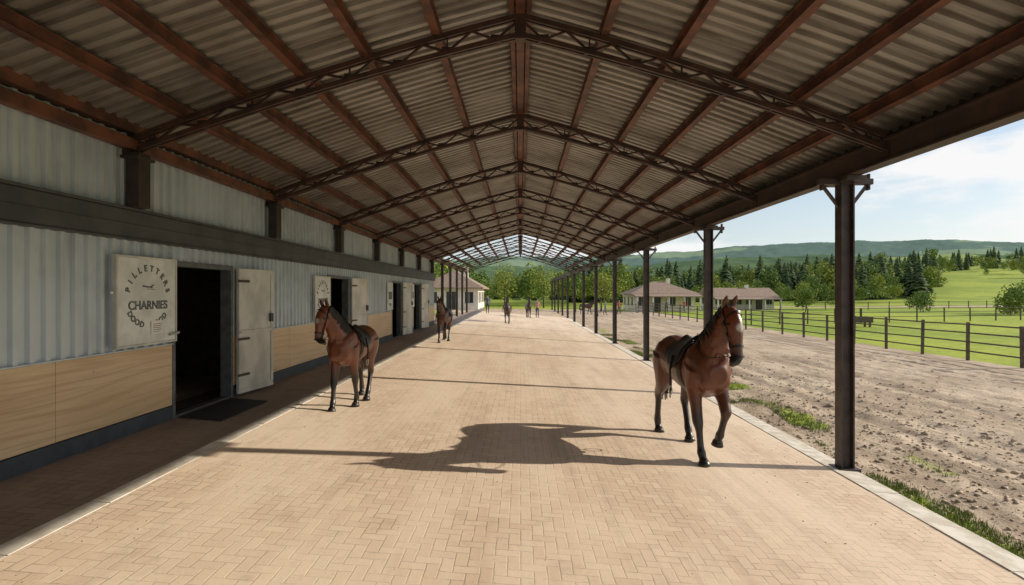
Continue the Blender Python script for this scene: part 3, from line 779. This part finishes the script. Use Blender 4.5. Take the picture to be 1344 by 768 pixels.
# ------------------------------------------------------------ vegetation
def conifer_np(h,r,n):
    V=[];F=[]
    for i in range(n):
        t=(i/n)**.85; zz=h*(.06+.93*t); rad=r*(1-t)**.75*U(.55,1.15)+.10; a=U(0,6.283)
        dx,dy=math.cos(a),math.sin(a); w=rad*.34+.06; dr=rad*U(.25,.55)
        k=len(V)
        V+=[(dx*rad*.1,dy*rad*.1,zz+.12*rad),(dx*rad*.6-dy*w,dy*rad*.6+dx*w,zz-dr*.5),(dx*rad,dy*rad,zz-dr),(dx*rad*.6+dy*w,dy*rad*.6-dx*w,zz-dr*.55)]
        F.append((k,k+1,k+2,k+3))
    return np.array(V),np.array(F)
def decid_np(h,r,n,leaf=.42):
    V=[];F=[]; cl=[]
    for i in range(13):
        a=U(0,6.28); q=r*U(.1,.72); zc=h*U(.36,.88); cl.append((q*math.cos(a)*(1.25-zc/h*.7),q*math.sin(a)*(1.25-zc/h*.7),zc,r*U(.28,.48)))
    for i in range(n):
        c=random.choice(cl); d=Vector((random.gauss(0,1),random.gauss(0,1),random.gauss(0,1))).normalized()*c[3]*U(.7,1.08)
        p=Vector(c[:3])+d; u=Vector((U(-1,1),U(-1,1),U(-1,1))).normalized(); v=u.cross(Vector((U(-1,1),U(-1,1),U(-1,1)))).normalized(); s=leaf*U(.5,1.1)
        k=len(V); V+=[tuple(p-u*s*.5),tuple(p+v*s*.35),tuple(p+u*s*.5),tuple(p-v*s*.35)]; F.append((k,k+1,k+2,k+3))
    return np.array(V),np.array(F)
def scatter(name,mat,protos,places,parent=None):
    Vs=[];Fs=[];o=0
    for (x,y,s,a) in places:
        V,F=random.choice(protos); c,sn=math.cos(a),math.sin(a)
        W=np.stack([(V[:,0]*c-V[:,1]*sn)*s+x,(V[:,0]*sn+V[:,1]*c)*s+y,V[:,2]*s*U(.85,1.15)+gz(x,y)-.1],1)
        Vs.append(W);Fs.append(F+o);o+=len(V)
    return npmesh(name,np.concatenate(Vs),np.concatenate(Fs),mat,parent=parent)
cons=[conifer_np(10,U(2.1,3.0),300) for _ in range(6)]
decs=[decid_np(8,3.2,700,.6) for _ in range(5)]
pl=[]
for _ in range(270):
    y=U(135,215); pl.append((U(.10,.78)*y,y,U(.7,1.18),U(0,6.28)))
for _ in range(90):
    y=U(160,230); pl.append((U(-.5,.15)*y,y,U(.7,1.15),U(0,6.28)))
for _ in range(50):
    y=U(230,330); pl.append((U(.65,1.0)*y,y,U(.6,1.0),U(0,6.28)))
scatter('conifer_forest',M['conifer'],cons,pl)
pl=[]
for _ in range(90):
    y=U(100,150); pl.append((U(-.28,.19)*y,y,U(.7,1.1),U(0,6.28)))
for _ in range(60):
    y=U(108,150); pl.append((U(.2,.72)*y,y,U(.4,.85),U(0,6.28)))
for _ in range(80):
    y=U(135,215); pl.append((U(.12,.78)*y,y,U(.8,1.25),U(0,6.28)))
for _ in range(70):
    y=U(190,330); pl.append((U(.70,1.05)*y,y,U(.4,.9),U(0,6.28)))
for _ in range(45):
    y=U(72,120); pl.append((U(-.75,-.2)*y-8,y,U(.7,1.1),U(0,6.28)))
scatter('tree_belt',M['leaf'],decs,pl)
def tree(x,y,h,r,n=1500,leaf=.3,name='broadleaf_tree'):
    e=empty(name,(x,y,gz(x,y)-.05)); V,F=decid_np(h,r,n,leaf); npmesh('crown',V,F,M['leaf'],parent=e)
    b=MB(); b.tube(cr([((0,0,0),.035*h*.6,.035*h*.6),((.03,0,h*.3),.02*h*.6,.02*h*.6),((0,.05,h*.8),.007*h,.007*h)],3),8)
    for i in range(6):
        a=U(0,6.28); z0=h*U(.25,.5); b.tube([((0,0,z0),.012*h*.5,.012*h*.5),((r*.35*math.cos(a),r*.35*math.sin(a),z0+h*.15),.008*h*.5,.008*h*.5),((r*.65*math.cos(a),r*.65*math.sin(a),z0+h*.3),.003*h,.003*h)],6)
    b.obj('trunk',M['trunk'],e,True)
tree(11.5,76,6.2,2.6); tree(44,82,4.2,2.2); tree(48,80,3.6,1.9); tree(38.5,72,3.2,1.5)
tree(57,62,3.0,2.8,2400,.3,'bush'); tree(63,66,3.4,3.1,2400,.3,'bush'); tree(69,64,3.0,2.8,2400,.3,'bush'); tree(54,72,2.4,2.2,1500,.3,'bush')
tree(-2.5,84,7,3); tree(4,92,8,3.4); tree(-13,80,8,3.5)

V=[];F=[]
for _ in range(18000):
    x=4.98+abs(random.gauss(0,.65)); y=U(4,34)
    if noise.noise(Vector((x*1.1,y*.55,3)))*1.9+.36<.62: continue
    z=gz(x,y)+rough_z(x,y)
    for q in range(3):
        a=U(0,6.28); h=U(.03,.085); w=.006; lx,ly=math.cos(a)*h*.5,math.sin(a)*h*.5; ox,oy=U(-.03,.03),U(-.03,.03)
        k=len(V); V+=[(x+ox-w*math.sin(a),y+oy+w*math.cos(a),z-.01),(x+ox+w*math.sin(a),y+oy-w*math.cos(a),z-.01),(x+ox+lx,y+oy+ly,z+h)]; F.append((k,k+1,k+2))
if F: npmesh('grass_tufts',V,F,M['grass'])
bm=bmesh.new(); bmesh.ops.create_icosphere(bm,subdivisions=1,radius=1); iv=np.array([v.co[:] for v in bm.verts]); bm.verts.ensure_lookup_table(); jf=np.array([[v.index for v in f.verts] for f in bm.faces]); bm.free()
Vs=[];Fs=[];o=0
for _ in range(5200):
    x=5.05+abs(random.gauss(0,3.8)); y=4+abs(random.gauss(0,8))
    if x>16: continue
    s=.010+.030*R()**3+(.035 if R()<.03 else 0); W=iv*np.array([s*U(.7,1.3),s*U(.7,1.3),s*U(.4,.8)])*(1+.15*np.random.randn(len(iv),1))+np.array([x,y,gz(x,y)+rough_z(x,y)+s*.15])
    Vs.append(W);Fs.append(jf+o);o+=len(iv)
M['stone']=simple('dirt_clods',(.54,.44,.33),(.32,.25,.18),.9,0,8)
npmesh('gravel',np.concatenate(Vs),np.concatenate(Fs),M['stone'])
Vs=[];Fs=[];o=0
for _ in range(800):
    x=U(-3.8,4.5) if R()<.35 else (4.5-abs(random.gauss(0,.5)) if R()<.6 else -3.8+abs(random.gauss(0,.4))); y=U(3.5,20)
    if x<-3.82 or x>4.58: continue
    s=.0025+.005*R()**2; W=iv*np.array([s*U(.7,2.2),s*U(.7,2.2),s*.5])+np.array([x,y,-TILT*x+s*.3]); Vs.append(W);Fs.append(jf+o);o+=len(iv)
M['crumb']=simple('dirt_crumbs',(.34,.25,.16),(.50,.39,.26),.9,0,3)
npmesh('loose_dirt',np.concatenate(Vs),np.concatenate(Fs),M['crumb'])

# ------------------------------------------------------------ hills
def hill(name,mat,r0,r1,prof,amp,seed,a0=-60,a1=62,na=420,nr=40):
    V=[]
    for i in range(na):
        az=math.radians(a0+(a1-a0)*i/(na-1)); px=math.tan(az)*700+683
        for k in range(nr):
            t=k/(nr-1); y=r0+(r1-r0)*t; x=y*math.tan(az)
            top=np.interp(px,[p[0] for p in prof],[p[1] for p in prof]); hpk=(385-top)/700*r1*.96+2.3
            hh=hpk*sm(t*1.02)**1.1
            n=noise.fractal(Vector((x*.004,y*.004,seed)),1,2,4)*amp*8*t*(1-t*.6)+noise.fractal(Vector((x*.05,y*.05,seed)),1,2,3)*amp
            V.append((x,y,hh+n*.9+gz(x,y)*(1-t)-1))
    I=(np.arange(na-1)[:,None]*nr+np.arange(nr-1)[None,:]).ravel()
    F=np.stack([I,I+nr,I+nr+1,I+1],1); return npmesh(name,V,F,mat,True)
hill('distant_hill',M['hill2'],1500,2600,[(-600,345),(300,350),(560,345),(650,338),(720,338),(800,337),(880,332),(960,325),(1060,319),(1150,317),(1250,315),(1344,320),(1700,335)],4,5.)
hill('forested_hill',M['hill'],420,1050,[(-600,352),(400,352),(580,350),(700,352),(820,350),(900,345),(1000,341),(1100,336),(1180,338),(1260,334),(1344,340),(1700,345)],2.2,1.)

# ------------------------------------------------------------ light
SD=Vector((8.7,1.28,0)).normalized(); EL=math.radians(22.3)
sd=Vector((SD.x*math.cos(EL),SD.y*math.cos(EL),math.sin(EL)))
L=bpy.data.lights.new('sun','SUN'); L.energy=5; L.angle=math.radians(.5); L.color=(1,.90,.75)
lo=bpy.data.objects.new('sun',L); lo.rotation_euler=(-sd).to_track_quat('-Z','Y').to_euler(); lo.location=(20,0,20); COL.objects.link(lo)
W=bpy.data.worlds.new('World'); scene.world=W; W.use_nodes=True; nt=W.node_tree; bg=nt.nodes['Background']
sk=nt.nodes.new('ShaderNodeTexSky'); sk.sky_type='NISHITA'; sk.sun_disc=False; sk.sun_elevation=EL; sk.sun_rotation=math.atan2(SD.x,SD.y); sk.air_density=1; sk.dust_density=.7; sk.ozone_density=1.0
tc=nt.nodes.new('ShaderNodeTexCoord'); mp=nt.nodes.new('ShaderNodeMapping'); mp.inputs['Scale'].default_value=(1,1,2.8); mp.inputs['Location'].default_value=(.3,.1,.4)
nz=nt.nodes.new('ShaderNodeTexNoise'); nz.inputs['Scale'].default_value=3.2; nz.inputs['Detail'].default_value=8; nz.inputs['Roughness'].default_value=.56
mr=nt.nodes.new('ShaderNodeMapRange'); mr.interpolation_type='SMOOTHSTEP'; mr.inputs[1].default_value=.45; mr.inputs[2].default_value=.57; mr.inputs[3].default_value=.12; mr.inputs[4].default_value=1.0
mx=nt.nodes.new('ShaderNodeMix'); mx.data_type='RGBA'; mx.inputs[7].default_value=(7.4,7.4,7.4,1)
sx=nt.nodes.new('ShaderNodeSeparateXYZ'); hz=nt.nodes.new('ShaderNodeMapRange'); hz.interpolation_type='SMOOTHSTEP'; hz.inputs[1].default_value=0; hz.inputs[2].default_value=.30; hz.inputs[3].default_value=.55; hz.inputs[4].default_value=0
mh=nt.nodes.new('ShaderNodeMix'); mh.data_type='RGBA'; mh.inputs[7].default_value=(5.4,6.0,6.7,1)
nt.links.new(tc.outputs['Generated'],sx.inputs[0]); nt.links.new(sx.outputs[2],hz.inputs[0]); nt.links.new(hz.outputs[0],mh.inputs[0]); nt.links.new(sk.outputs[0],mh.inputs[6])
nt.links.new(tc.outputs['Generated'],mp.inputs[0]); nt.links.new(mp.outputs[0],nz.inputs['Vector']); nt.links.new(nz.outputs['Fac'],mr.inputs[0]); nt.links.new(mr.outputs[0],mx.inputs[0])
nt.links.new(mh.outputs[2],mx.inputs[6]); nt.links.new(mx.outputs[2],bg.inputs[0]); bg.inputs[1].default_value=.128

# ------------------------------------------------------------ camera
cd=bpy.data.cameras.new('camera'); cam=bpy.data.objects.new('camera',cd); COL.objects.link(cam); scene.camera=cam
cam.location=(0,0,CAMZ); cam.rotation_euler=(math.pi/2,0,0); cd.sensor_width=36; cd.lens=36*700/1344; cd.shift_x=-11/1344; cd.shift_y=0; cd.clip_end=8000; cd.clip_start=.05
scene.view_settings.view_transform='Standard'; scene.view_settings.look='None'; scene.view_settings.exposure=0; scene.view_settings.gamma=1
